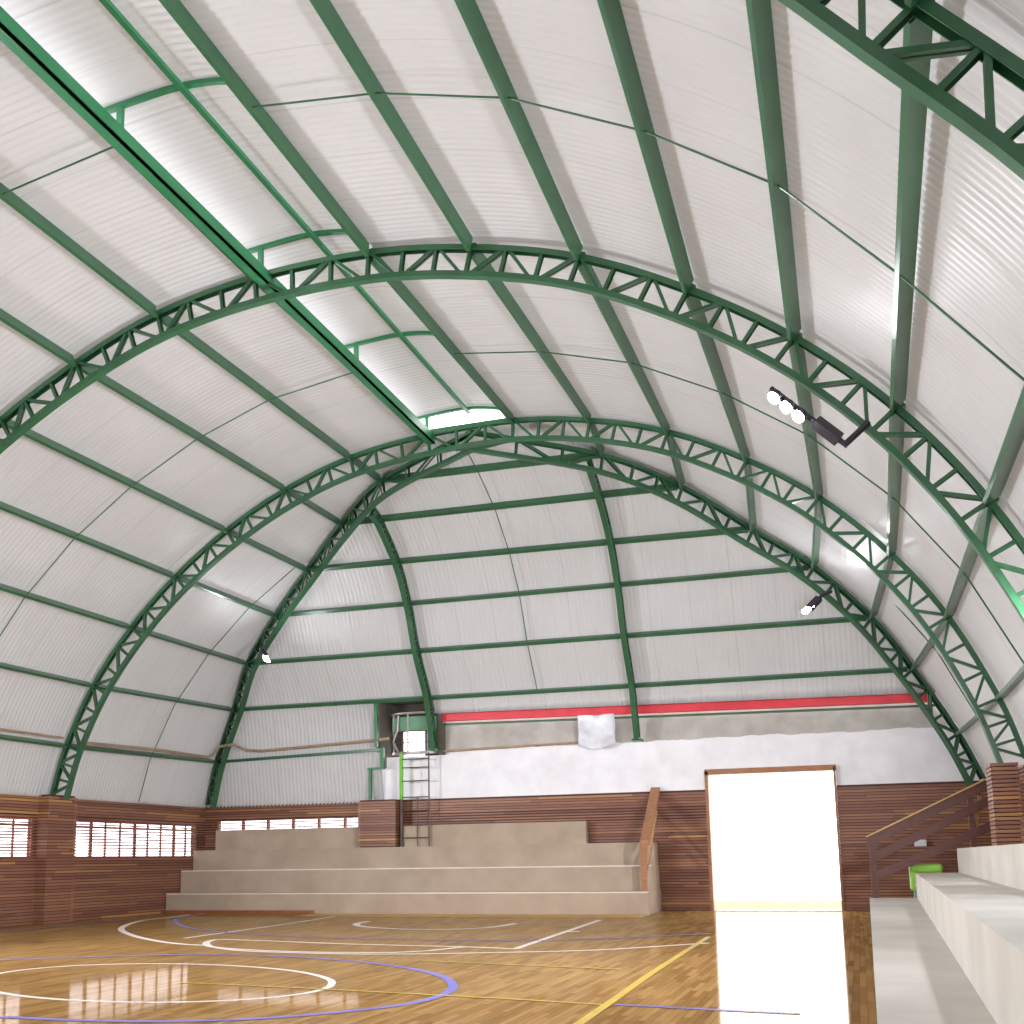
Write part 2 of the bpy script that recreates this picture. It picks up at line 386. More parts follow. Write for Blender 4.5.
P = [V((-.25, 23.0, 10.95))]+[V((-.25+.02*k, endz(k).y, endz(k).z)) for k in range(6)]
tag(MB().tube(P, .014, 6, (1, 0, 0)).build('sag_rod', GREEN), 'thin vertical tie rod down the middle of the far end', 'tie rod', 'thin tie rods through the purlins')

# ------------------------------------------------------------------ roof sheeting
WAVE, AMP, SOFF = .125, .008, .14
def wave(u): return AMP*math.sin(2*math.pi*u/WAVE)
def grid(name, rows, mat, **kw):
    m = MB(); n = len(rows[0])
    vs = [p for r in rows for p in r]; fs = []
    for i in range(len(rows)-1):
        for j in range(n-1):
            q = (i*n+j, i*n+j+1, (i+1)*n+j+1, (i+1)*n+j)
            if (V(vs[q[0]])-V(vs[q[1]])).length < 1e-6 and (V(vs[q[2]])-V(vs[q[3]])).length < 1e-6: continue
            fs.append(q)
    me = bpy.data.meshes.new(name); me.from_pydata([tuple(v) for v in vs], [], fs); me.materials.append(mat)
    me.polygons.foreach_set('use_smooth', [True]*len(me.polygons)); me.update(); me.validate()
    o = bpy.data.objects.new(name, me); COL.objects.link(o); return tag(o, **kw)
def slope(name, ids, foot, ext, label):
    def profile(nd):
        base = [V((nd(i)[0], 0, nd(i)[1])) if i not in (0, 17) else V((foot, 0, ZW-.14)) for i in ids]
        pr = catmull(base, 5); ni = inward(pr, (0, 0, 2.5)); pr = [p-n*SOFF for p, n in zip(pr, ni)]
        pr.append(pr[-1]+V(ext)); ni.append(ni[-1]); return pr, ni
    pa, na = profile(lambda i: ((N2[i][0]+N3[i][0])/2, (N2[i][1]+N3[i][1])/2))
    pb, nb = profile(lambda i: (GR[i][0], GR[i][2]) if i in GR else N2[i])
    yg = []
    for q in range(len(pa)):
        f = q/5; k = min(int(f), len(ids)-1); t = f-k
        def ge(j):
            i = ids[min(j, len(ids)-1)]
            return 29.15 if i in (0, 17) else (GR[i][1] if i in GR else Y2+.05)
        yg.append(ge(k)*(1-t)+ge(k+1)*t)
    ny = int((29.6-YN)/WAVE*4); rows = []
    for q in range(len(pa)):
        row = []
        for j in range(ny+1):
            y = min(YN+j*WAVE/4, yg[q]+.40); t = max(0, min(1.1, (y-Y2)/max(.3, yg[q]-Y2)))
            p = pa[q]*(1-t)+pb[q]*t
            row.append(p-na[q]*wave(y)+V((0, y, 0)))
        rows.append(row)
    return grid(name, rows, SHEET, label=label, kind='structure')
slope('ceiling_left', list(range(0, 9)), -FOOT-.05, (.05, 0, .0), 'white corrugated roof slope left of the skylight')
slope('ceiling_right', list(range(17, 8, -1)), FOOT+.05, (-.06, 0, .0), 'white corrugated roof slope right of the skylight')
# curved far end, ruled between the two hips
prof = []
Lk = [V((-FOOT, 29.2, ZW-.12))]+[V(GR[i]) for i in range(1, 8)]+[V((-.9, Y2+.25, 10.98))]
Rk = [V((FOOT, 29.2, ZW-.12))]+[V(GR[i]) for i in range(16, 9, -1)]+[V((1.2, Y2+.25, 10.98))]
Lf, Rf = catmull(Lk, 5), catmull(Rk, 5)
nx = int(22/WAVE*4); rows = []
def outn(F, i):
    t = F[min(i+1, len(F)-1)]-F[max(i-1, 0)]; t.x = 0; t.normalize(); n = V((0, t.z, -t.y)); return n if n.y+n.z > 0 else -n
zs = [p.z for p in Lf]
def at_x(i, x, z0=None):
    a, b = Lf[i], Rf[i]; f = (x-a.x)/(b.x-a.x); return a+(b-a)*f
for i in range(len(Lf)):
    row = []
    for j in range(nx+1):
        x = -11+j*WAVE/4; x = min(max(x, Lf[i].x-.45), Rf[i].x+.45)
        row.append(V((x, 0, 0))+V((0, at_x(i, x).y, at_x(i, x).z))+outn(Lf, i)*(.15+wave(x)))
    rows.append(row)
# cut the bottom of the sheet: full height only at the left, short above the balcony and the masonry
def zmin(x): return 0 if x < -5.02 else (5.93 if x < -3.25 else 5.50-.0165*(x+3.2))
for j in range(nx+1):
    x = rows[0][j].x
    lim = zmin(-11+j*WAVE/4)
    for i in range(len(rows)-1, -1, -1):
        if rows[i][j].z < lim:
            a, b = rows[i+1][j], rows[i+1 if i+2 > len(rows)-1 else i+2][j]
            for k in range(i, -1, -1):
                up = rows[i+1][j]; dn = rows[i][j]; t = (lim-dn.z)/(up.z-dn.z) if up.z > dn.z else 0
                rows[k][j] = dn+(up-dn)*t if k == i else rows[i][j].copy()
            break
grid('ceiling_far', rows, SHEET_END, label='white corrugated curved far end between the hip trusses', kind='structure')

# ------------------------------------------------------------------ skylight monitor
sky = empty('roof_skylight', (0, Y3, 11), 'raised skylight strip along the crown, open to white sky on its left side', 'skylight')
PR = [V((-1.22, 0, 11.42)), V((-.6, 0, 11.47)), V((0, 0, 11.49)), V((.6, 0, 11.42)), V((1.25, 0, 11.24))]
fp = catmull(PR, 3)
rows = []
for p in fp:
    row = []
    for j in range(int((Y2+.2-YN)/WAVE*4)+1):
        y = YN+j*WAVE/4; row.append(V((p.x, y, p.z+.075+wave(y))))
    rows.append(row)
so = grid('roof_sheet', rows, SHEET); so.parent = sky; so.matrix_parent_inverse = sky.matrix_basis.inverted()
for y in (Y4-3.7, Y4, 11.17, Y3, 18.58, Y2+.1):
    MB().sweep([V((p.x, y, p.z)) for p in fp], boxsec(.07, .06), (0, 0, 1)).build('rafter', GREENB, sky)
    MB().box((-.93, y-.035, 10.9), (-.85, y+.035, 11.45)).build('post', GREENB, sky)
    MB().box((-.93, y-.02, 11.22), (-1.2, y+.02, 11.25)).build('bracket', GREENB, sky)
MB().box((.06, YN, 11.42), (.14, Y2+.2, 11.48)).build('ridge_beam', GREENB, sky)
MB().box((-.74, YN, 10.78), (-.70, Y2+.1, 11.0)).box((-.88, YN, 10.78), (-.70, Y2+.1, 10.81)).build('gutter', GREENB, sky)
MB().box((-1.0, Y2+.06, 11.06), (1.25, Y2+.12, 11.14)).build('end_sill', GREENB, sky)

# ------------------------------------------------------------------ floor and court lines
def struct(o, label): return tag(o, label, None, None, 'structure')
floor = struct(MB().box((XL-.25, YN, -.1), (XR+.25, YE+.1, 0)).build('floor', FLOOR), 'polished honey-brown parquet sports floor')
CL = [
('white', .09, [(1.97, 11.88), (1.83, 12.13), (1.64, 12.37), (1.42, 12.6), (1.16, 12.83), (0.87, 13.04), (0.54, 13.23), (0.19, 13.38), (-0.19, 13.51), (-0.57, 13.6), (-0.95, 13.65), (-1.33, 13.65), (-1.69, 13.61), (-2.01, 13.53), (-2.3, 13.4), (-2.55, 13.23), (-2.74, 13.03), (-2.88, 12.8), (-2.96, 12.55), (-2.98, 12.29), (-2.95, 12.02), (-2.87, 11.74), (-2.74, 11.48), (-2.57, 11.22), (-2.37, 10.98), (-2.14, 10.75), (-1.88, 10.55), (-1.61, 10.37), (-1.32, 10.22), (-1.02, 10.08), (-0.73, 9.98), (-0.43, 9.9), (-0.13, 9.84), (0.16, 9.82), (0.43, 9.81), (0.7, 9.83), (0.95, 9.87), (1.18, 9.94), (1.39, 10.03), (1.58, 10.14), (1.75, 10.27), (1.89, 10.42), (2.0, 10.58), (2.09, 10.77), (2.14, 10.97), (2.15, 11.18), (2.13, 11.41), (2.07, 11.64), (1.97, 11.88)]),
('white', .14, [(-9.69, 26.64), (-9.36, 25.14), (-9.25, 24.03), (-8.56, 22.4), (-7.43, 20.57), (-5.89, 18.86), (-4.46, 17.61), (-3.5, 16.98), (-2.76, 16.74)]),
('white', .13, [(2.7, 16.89), (1.74, 17.15), (-0.48, 17.43), (-2.71, 17.98), (-3.42, 18.1), (-3.34, 17.61), (-2.98, 16.98), (-2.4, 16.38), (-1.2, 15.92), (0.18, 15.8), (1.2, 16.1), (1.74, 17.1)]),
('white', .12, [(-2.34, 16.29), (-1.34, 15.76), (0.77, 15.6), (2.63, 16.22), (3.99, 16.9), (5.26, 18.29), (5.44, 18.53)]),
('white', .10, [(-4.29, 18.27), (-4.5, 21.9), (-4.9, 25.91)]),
('white', .16, [(-3.04, 23.89), (-2.91, 22.93), (-2.25, 21.95), (-1.02, 21.29), (0.06, 21.41), (0.55, 22.12), (0.7, 23.38)]),
('white', .12, [(2.67, 16.92), (2.24, 24.81)]),
('white', .22, [(2.40, 20.87), (2.72, 20.95)]),
('violet', .11, [(0.15, 8.6), (0.86, 8.57), (1.52, 8.63), (2.09, 8.78), (2.57, 9.02), (3.06, 9.49), (3.51, 10.17), (3.65, 10.86), (3.53, 11.71), (3.08, 12.66), (2.47, 13.41), (1.71, 14.05), (0.91, 14.5), (-0.07, 14.91), (-0.98, 15.04), (-2.09, 15.0), (-3.06, 14.6), (-4.5, 13.72)]),
('violet', .11, [(-9.51, 26.98), (-9.0, 25.16), (-8.03, 23.47), (-6.43, 21.52), (-5.17, 20.43), (-3.68, 19.5), (-1.06, 18.63), (1.95, 18.5), (3.47, 19.16), (5.2, 20.73)]),
('violet', .12, [(-9.74, 19.51), (-9.74, 20.93), (-9.95, 23.4), (-9.84, 25.4)]),
('violet', .08, [(5.55, 10.71), (6.48, 10.57), (7.27, 10.48)]),
('yellow', .09, [(5.62, 4.0), (5.51, 9.44), (5.38, 13.97), (5.28, 19.89)]),
('yellow', .06, [(0.16, 11.51), (1.16, 11.4), (2.17, 11.26), (4.33, 10.91), (5.44, 10.68)]),
('yellow', .07, [(1.96, 14.69), (3.21, 14.4), (4.95, 13.99)]),
]
LM = {'white': LINE_W, 'violet': LINE_B, 'yellow': LINE_Y}
for k, (c, w, pts) in enumerate(CL):
    pts = [V((x, y, 0)) for x, y in pts]
    if len(pts) > 3: pts = catmull(pts, 5)
    z0 = .0015+.0004*k; m = MB(); vs = []
    for i, p in enumerate(pts):
        t = (pts[min(i+1, len(pts)-1)]-pts[max(i-1, 0)])
        if t.length < 1e-6: t = V((1, 0, 0))
        t.normalize(); s = V((-t.y, t.x, 0))*w/2
        vs += [p+s+V((0, 0, z0)), p-s+V((0, 0, z0))]
    m.add(vs, [(2*i, 2*i+1, 2*i+3, 2*i+2) for i in range(len(pts)-1)])
    o = m.build('court_line', LM[c], floor); o['label'] = '%s painted court line' % c
MB().box((-6.2, 26.1, .0005), (2.95, 27.26, .003)).build('border_strip', LINE_G, floor)['label'] = 'ochre painted border strip'

# ------------------------------------------------------------------ timber clad walls
def slats(m, axis, lo, hi, z0, z1, face, out, skip=None, th=.03, hgt=.056, thin=None):
    """horizontal battens; face = coordinate of the wall-side face, out = direction (+1/-1) into the hall"""
    k = int(round(z0/PITCH))
    while (k+1)*PITCH <= z1+1e-6:
        z = k*PITCH+.008
        h = hgt if not (thin and thin[0] < z < thin[1]) else .038
        spans = [(lo, hi)]
        if skip and z > skip[2]-.06 and z < skip[3]:
            spans = [(lo, skip[0]), (skip[1], hi)]
        for a, b in spans:
            if b-a < .02: continue
            f0, f1 = sorted((face, face+out*th))
            if axis == 'y': m.box((f0, a, z), (f1, b, z+h))
            else: m.box((a, f0, z), (b, f1, z+h))
        k += 1
WB0, WB1 = 1.56, 2.58
# left wall: solid backing with a window band behind the battens
wl = MB(); xf = XL-.06
wl.box((xf-.2, YN, 0), (xf, YE+.3, WB0)); wl.box((xf-.2, YN, WB1), (xf, YE+.3, ZW))
wl.box((xf-.2, YN, WB0), (xf, YN+.8, WB1)); wl.box((xf-.2, 28.9, WB0), (xf, YE+.3, WB1)); wl.box((xf-.2, 21.9, WB0), (xf, 22.15, WB1))
wleft = struct(wl.build('wall_left', BACKING), 'left side wall clad in brown timber battens')
m = MB(); slats(m, 'y', YN, YE, 0, ZW, XL-.03, 1, thin=(WB0, WB1)); m.build('slat_cladding', SLAT_Y, wleft)
def window(n, y0, y1, step):
    fr = MB(); y = y0; k = 0
    while y < y1-.01:
        w = .09 if k % 3 == 0 else .035
        fr.box((xf-.07, y, WB0), (xf-.02, y+w, WB1)); y += step; k += 1
    fr.box((xf-.15, y0, WB0), (xf-.03, y1, WB0+.06)); fr.box((xf-.15, y0, WB1-.06), (xf-.03, y1, WB1)); fr.box((xf-.15, y0, 2.34), (xf-.03, y1, 2.40))
    w = struct(fr.build('window_%d' % n, WINFRAME), 'long low window behind the battens of the left wall, section %d from the far corner' % n)
    MB().box((xf-.10, y0+.01, WB0+.01), (xf-.092, y1-.01, WB1-.01)).build('pane', GLASS, w)
window(1, 22.16, 28.9, .62)
window(2, 14.4, 21.9, .62)
window(3, YN+.8, 14.35, .75)
# right wall
wr = MB().box((XR+.06, YN, 0), (XR+.26, YE+.3, ZW)); wright = struct(wr.build('wall_right', BACKING), 'right side wall clad in brown timber battens')
m = MB(); slats(m, 'y', YN, YE, 1.4, ZW, XR+.03, -1); m.build('slat_cladding', SLAT_Y, wright)
# far wall: masonry and cladding around the doorway and a low window
DX0, DX1, DZ = 4.24, 7.36, 3.50
fw = MB(); yb = YE+.06; yt = yb+.25
def fbox(x0, x1, z0, z1): fw.box((x0, yb, z0), (x1, yt, z1))
WX0, WX1, WZ0, WZ1 = -10.6, -5.5, 2.30, 2.66
fbox(XL-.06, WX0, 0, ZW); fbox(WX0, WX1, 0, WZ0); fbox(WX0, WX1, WZ1, ZW); fbox(WX1, DX0-.08, 0, ZW); fbox(DX1+.06, XR+.06, 0, ZW)
far = struct(fw.build('wall_far', BACKING), 'far end wall of timber battens below white masonry')
m = MB()
slats(m, 'x', XL, DX0-.06, 0, ZW, YE+.03, -1, thin=(WZ0-.02, WZ1+.02)); slats(m, 'x', DX1+.05, XR, 0, ZW, YE+.03, -1)
m.build('slat_cladding', SLAT_X, far)
m = MB()
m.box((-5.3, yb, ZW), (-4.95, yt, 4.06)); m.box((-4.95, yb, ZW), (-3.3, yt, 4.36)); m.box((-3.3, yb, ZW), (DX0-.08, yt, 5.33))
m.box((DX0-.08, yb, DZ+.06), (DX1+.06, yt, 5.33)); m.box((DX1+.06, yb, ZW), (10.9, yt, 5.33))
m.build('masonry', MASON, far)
w4 = MB(); x = WX0
while x < WX1:
    w4.box((x, yb+.03, WZ0), (x+.06, yb+.15, WZ1)); x += .85
o = struct(w4.build('window_4', WINFRAME), 'narrow window slot above the far bleacher, behind battens')
MB().box((WX0+.01, yb+.09, WZ0+.01), (WX1-.01, yb+.098, WZ1-.01)).build('pane', GLASS, o)
# wall behind the camera
struct(MB().box((XL-.1, YN-.3, 0), (XR+.1, YN-.05, 11.6)).build('wall_near', MASON), 'plain end wall behind the viewer')

# doorway
dr = MB()
dr.box((DX0-.085, YE-.05, 0), (DX0, yt, DZ+.09)); dr.box((DX1, YE-.05, 0), (DX1+.055, yt, DZ+.09)); dr.box((DX0-.085, YE-.05, DZ), (DX1+.08, yt, DZ+.14))
struct(dr.build('door_1', RAILWOOD), 'tall open doorway with a thin timber frame, blazing white outside')
struct(MB().box((DX0, YE-.02, -.05), (DX1, yt+.3, .012)).build('trim_1', OUTG), 'pale threshold of the doorway')

# pillars clad in battens
def pillar(name, x0, x1, y0, y1, z0, z1, label):
    core = struct(MB().box((x0+.05, y0+.05, z0), (x1-.05, y1-.05, z1-.01)).build(name, BACKING), label)
    m = MB(); k = int(round(z0/PITCH))+0
    while (k+1)*PITCH <= z1+1e-6:
        z = max(k*PITCH+.008, z0); a = z; b = k*PITCH+.064
        if b > a+.01:
            m.box((x0, y0, a), (x1, y0+.03, b)); m.box((x0, y1-.03, a), (x1, y1, b))
            m.box((x0, y0+.03, a), (x0+.03, y1-.03, b)); m.box((x1-.03, y0+.03, a), (x1, y1-.03, b))
        k += 1
    m.build('slat_cladding', SLAT_X if 'left' not in name else SLAT_Y, core); return core
pillar('pillar_left', XL-.02, -10.66, 21.95, 23.0, 0, ZW, 'batten-clad pillar on the left wall under the arch truss')
pillar('pillar_right', 10.2, 10.66, 21.9, 22.75, 1.48, 3.0, 'batten-clad pillar standing on the right bleacher')
for yy in (Y3, Y4):
    pillar('pillar_left', XL-.02, -10.66, yy-.2, yy+.5, 0, ZW, 'batten-clad pillar carrying the %s arch truss on the left wall' % ('middle' if yy == Y3 else 'nearest'))
    pillar('pillar_right', 10.3, 10.66, yy-.2, yy+.5, 1.485, 3.03, 'batten-clad pillar carrying the %s arch truss on the right bleacher' % ('middle' if yy == Y3 else 'nearest'))
pillar('pillar_far', -5.58, -4.42, 28.72, 29.24, 1.775, ZW, 'batten-clad pillar on the far bleacher left of the ladder')

# ------------------------------------------------------------------ far bleacher
bl = empty('concrete_bleacher', (-4, 27.3, 0), 'beige concrete bleacher of four tiers along the far wall', 'bleacher')
FR = [27.3, 28.0, 28.62, 28.98]; HT = [.55, 1.19, 1.77, 2.37]
MB().box((XL+.03, FR[0], 0), (2.9, 29.22, HT[0]-.05)).box((XL+.03, FR[0]-.015, HT[0]-.05), (2.9, 29.22, HT[0])).build('tier', CONC_B, bl)
MB().box((XL+.03, FR[1], HT[0]), (2.88, 29.22, HT[1]-.05)).box((XL+.03, FR[1]-.015, HT[1]-.05), (2.88, 29.22, HT[1])).build('tier', CONC_B, bl)
MB().box((XL+.03, FR[2], HT[1]), (2.86, 29.22, HT[2]-.04)).box((XL+.03, FR[2]-.015, HT[2]-.04), (2.86, 29.22, HT[2])).build('tier', CONC_B, bl)
MB().box((-10.4, FR[3], HT[2]), (-5.62, 29.22, HT[3])).box((-4.38, FR[3], HT[2]), (1.0, 29.22, HT[3])).build('tier', CONC_B, bl)
struct(MB().box((XL+.03, FR[0]-.05, 0), (-6.2, FR[0]-.02, .09)).build('baseboard_far', SKIRT), 'brown skirting at the left foot of the far bleacher')
for k in (0, 1):
    MB().box((XL+.05, FR[k]-.025, HT[k]-.028), (2.91-.02*k, FR[k]+.05, HT[k]+.004)).build('nosing', NOSING, bl)
MB().box((XL+.05, FR[2]-.02, HT[2]-.012), (2.86, FR[2]-.012, HT[2]+.003)).build('nosing', CONC_B, bl)
# stair handrail at its right end
hr = empty('wooden_handrail', (2.8, 27.45, .55), 'brown timber handrail climbing the right end of the far bleacher', 'handrail')
MB().box((2.72, 27.40, HT[0]), (2.86, 27.50, 1.80)).build('post', RAILWOOD, hr)
def raild(x, ya, za, yb_, zb, hgt, th): return MB().quadprism([(x-th/2, ya, za-hgt), (x+th/2, ya, za-hgt), (x+th/2, yb_, zb-hgt), (x-th/2, yb_, zb-hgt)], [(x-th/2, ya, za), (x+th/2, ya, za), (x+th/2, yb_, zb), (x-th/2, yb_, zb)])
raild(2.86, 27.38, 1.80, 29.2, 3.22, .12, .24).build('top_rail', RAILWOOD, hr)
raild(2.86, 27.5, 1.30, 29.2, 2.62, .10, .05).build('lower_rail', PALEWOOD, hr)
raild(2.82, 27.5, .98, 28.9, 2.08, .10, .05).build('lower_rail', RAILWOOD, hr)

# ------------------------------------------------------------------ right bleacher
br = empty('concrete_bleacher', (9.5, 20, 0), 'pale concrete bleacher of three deep tiers along the right wall', 'bleacher')
def tier(xn, yn, xf_, yf, z0, z1):
    b = [(xn, yn), (XR-.02, yn), (XR-.02, yf), (xf_, yf)]
    return MB().quadprism([(x, y, z0) for x, y in b], [(x, y, z1) for x, y in b]).build('tier', CONC_R, br)
tier(7.80, YN+.05, 8.0, 24.9, 0, .48)
tier(8.15, YN+.05, 8.93, 24.9, .48, .99)
tier(8.95, YN+.05, 9.76, 24.9, .99, 1.48)
# handrail beyond its far end
hr = empty('wooden_handrail', (8.1, 25.1, 0), 'dark brown timber handrail with three sloping rails at the right bleacher', 'handrail')
MB().box((8.06, 25.0, 0), (8.19, 25.1, 1.72)).build('post', DARKRAIL, hr)
MB().box((10.05, 25.0, 0), (10.16, 25.1, 2.7)).build('post', DARKRAIL, hr)
def railx(y, xa, za, xb, zb, hgt, th, nm, mt): return MB().quadprism([(xa, y-th/2, za-hgt), (xb, y-th/2, zb-hgt), (xb, y+th/2, zb-hgt), (xa, y+th/2, za-hgt)], [(xa, y-th/2, za), (xb, y-th/2, zb), (xb, y+th/2, zb), (xa, y+th/2, za)]).build(nm, mt, hr)
railx(25.0, 8.02, 1.74, 10.85, 3.08, .22, .06, 'top_rail', DARKRAIL)
railx(24.99, 8.02, 1.77, 10.85, 3.11, .035, .12, 'rail_cap', PALEWOOD)
railx(24.98, 8.15, 1.42, 10.85, 2.74, .20, .05, 'middle_rail', DARKRAIL)
railx(24.98, 8.15, 1.02, 10.85, 2.20, .20, .05, 'bottom_rail', DARKRAIL)
MB().sweep([(10.02, 25.14, 1.2), (10.34, 25.14, 2.75)], rect(.07, .06), (0, 1, 0)).build('brace', PALEWOOD, hr)

# green plastic trolley behind the second tier
tr = empty('plastic_trolley', (9.05, 25.2, 0), 'lime green plastic cleaning trolley with teal base behind the right bleacher', 'trolley')
def rbox(x0, x1, y0, y1, z0, z1, r, name, mat):
    me = MB().box((x0, y0, z0), (x1, y1, z1)).build(name, mat, tr)
    b = me.modifiers.new('bevel', 'BEVEL'); b.width = r; b.segments = 4
    return me
rbox(8.83, 9.49, 25.12, 25.45, .98, 1.17, .07, 'handle_hood', LIME)
rbox(8.83, 9.01, 25.14, 25.43, .62, 1.10, .05, 'side_panel', LIME)
rbox(9.33, 9.47, 25.14, 25.42, .62, 1.05, .05, 'side_panel', LIME)
rbox(8.90, 9.45, 25.15, 25.42, .10, .66, .04, 'bucket', TEAL)
for dx in (8.98, 9.37):
    for dy in (25.22, 25.37):
        MB().tube([(dx-.025, dy, .06), (dx+.025, dy, .06)], .06, 12).build('wheel', BLACK, tr)
MB().box((8.92, 25.125, .72), (8.99, 25.14, .77)).build('clip', WHITEPLASTIC, tr)
# small white wall box on the cladding
o = MB().box((9.15, YE-.10, 1.56), (9.42, YE, 1.72)).box((9.17, YE-.12, 1.58), (9.40, YE-.10, 1.66)).build('wall_socket_box', WHITEPLASTIC)
tag(o, 'small pale electrical box on the battens behind the right handrail', 'electrical box')

# ------------------------------------------------------------------ red beam, pipes, sheet, balcony, ladder on the far wall
rb = MB().sweep([(-3.12, 29.12, 5.42), (9.9, 29.12, 5.20)], [(-.06, -.12), (.06, -.12), (.06, -.10), (.012, -.09), (.012, .09), (.06, .10), (.06, .12), (-.06, .12), (-.06, .10), (-.012, .09), (-.012, -.09), (-.06, -.10)], (0, 0, 1)).build('steel_beam', RED)
tag(rb, 'long red steel beam under the corrugated far end', 'beam')
o = MB().sweep([(-3.1, 29.24, 5.22), (9.9, 29.24, 5.0)], rect(.12, .05), (0, 0, 1)).build('steel_angle', GREEN); tag(o, 'thin green steel angle just below the red beam', 'beam')
o = MB().tube([(-4.3, 29.2, 4.46), (-3.2, 29.2, 4.45), (1.0, 29.2, 4.52)], .035).build('wall_pipe', CONDUIT); tag(o, 'thin brown pipe across the white masonry right of the balcony', 'pipe')
o = MB().tube([(XL+.35, Y2+.3, 4.46), (-10.35, 26, 4.52), (-10.32, 28.3, 4.52), (-10.25, 28.5, 4.60), (-10.1, 28.6, 4.85), (-9.6, 28.62, 4.9), (-9.3, 28.8, 4.72), (-8.8, 28.85, 4.68), (-5.2, 28.86, 4.82), (-4.7, 28.9, 4.86)], .045).build('conduit_pipe', CONDUIT)
tag(o, 'brown conduit running on the lowest girt and looping over the left hip truss', 'pipe')
o = MB().tube([(-10.36, YN, 4.46), (-10.36, Y4, 4.46), (-10.36, Y3, 4.46), (-10.36, Y2-.3, 4.47)], .03).build('conduit_pipe', CONDUIT)
tag(o, 'brown conduit lying along the lowest purlin of the left slope', 'pipe')
# hanging plastic sheet
rows = []
for i in range(15):
    row = []
    for j in range(13):
        u, v = j/12, i/14
        row.append(V((.86+1.0*u+(.1*(1-abs(2*u-1))*0), 29.02-.05*math.sin(u*9+v*3)-.04*math.sin(v*8-u*4), 5.22-(.78+.16*math.sin(u*math.pi))*v)))
    rows.append(row)
o = grid('plastic_sheet', rows, TARP); tag(o, 'white plastic sheet hanging under the red beam beside the lattice rib', 'tarp')
sm = o.modifiers.new('thick', 'SOLIDIFY'); sm.thickness = .004
# sheet flashing around the balcony opening
fl = empty('edge_flashing', (-5, 29.1, 3.12), 'stepped green steel edging where the corrugated sheet stops by the balcony', 'flashing')
MB().box((-5.08, 28.74, 4.62), (-5.00, 28.84, 5.9)).build('upright', GREENB, fl)
MB().box((-5.0, 28.98, 4.02), (-4.9, 29.08, 4.62)).build('upright', GREENB, fl)
MB().box((-5.42, 29.08, 3.14), (-5.34, 29.16, 4.06)).build('upright', GREENB, fl)
MB().box((-5.42, 29.02, 4.0), (-4.9, 29.12, 4.06)).build('ledge', GREENB, fl)
# recess with balcony
rc = MB()
rc.box((-5.7, 30.0, 4.0), (-4.72, 30.1, 6.3)); rc.box((-4.72, 30.0, 5.25), (-4.02, 30.1, 6.3)); rc.box((-4.02, 30.0, 4.0), (-3.1, 30.1, 6.3))
rc.box((-5.12, 29.0, 4.5), (-5.03, 30.1, 6.3)); rc.box((-3.24, 29.05, 4.36), (-3.12, 30.1, 6.3))
rc.box((-5.7, 28.9, 5.98), (-3.1, 30.1, 6.1)); rc.box((-4.93, yt, 4.25), (-3.1, 30.1, 4.36))
struct(rc.build('wall_recess', DARKVOID), 'dark recess in the far wall behind the balcony')
bc = empty('round_balcony', (-4.1, 29.2, 4.4), 'small round balcony with green panel and grey rails high on the far wall', 'balcony')
def arc(z, r, cx=-4.0, cy=29.3, a0=185, a1=355, n=18): return [V((cx+r*math.cos(math.radians(a0+(a1-a0)*k/n)), cy+.55*r*math.sin(math.radians(a0+(a1-a0)*k/n)), z)) for k in range(n+1)]
s0 = arc(4.40, .74); m = MB().quadprism([tuple(p) for p in s0], [(p.x, p.y, 4.47) for p in s0]); m.build('platform', GREYMETAL, bc)
MB().tube(arc(5.56, .74), .035).build('top_rail', GREYMETAL, bc)
MB().tube(arc(5.04, .74), .02).build('middle_rail', DARKMETAL, bc); MB().tube(arc(4.72, .74), .015).build('middle_rail', DARKMETAL, bc)
MB().sweep(arc(5.06, .73), [(-.008, 0), (.008, 0), (.008, .40), (-.008, .40)], (0, 0, 1)).build('panel', DRUM, bc)
for a in (215, 262, 310):
    p = arc(4.47, .74, a0=a, a1=a+1, n=1)[0]; MB().tube([p, p+V((0, 0, 1.09))], .028).build('post', GREYMETAL, bc)
MB().tube([(-4.42, 28.93, 4.47), (-4.55, 28.9, 4.75), (-4.42, 28.9, 5.1), (-4.40, 28.9, 5.5)], .035).build('grab_bar', GREYMETAL, bc)
ld = empty('steel_ladder', (-4.0, 28.9, 1.77), 'thin steel ladder with a lime green upright rising to the balcony', 'ladder')
MB().tube([(-4.32, 28.93, 3.1), (-4.32, 28.93, 4.4)], .055, 10).build('upright', LIMEPOST, ld)
MB().tube([(-4.32, 28.93, 1.77), (-4.32, 28.93, 3.12)], .055, 10).build('upright', DARKMETAL, ld)
MB().tube([(-3.47, 28.9, 1.77), (-3.47, 28.9, 4.4)], .022).build('upright', DARKMETAL, ld)
MB().tube([(-3.82, 28.9, 1.77), (-3.82, 28.9, 3.15)], .016).build('upright', DARKMETAL, ld)
for z in (2.02, 2.38, 2.78, 3.16, 3.62, 4.0, 4.24):
    MB().tube([(-4.32, 28.9, z), (-3.47, 28.9, z)], .016).build('rung', DARKMETAL, ld)

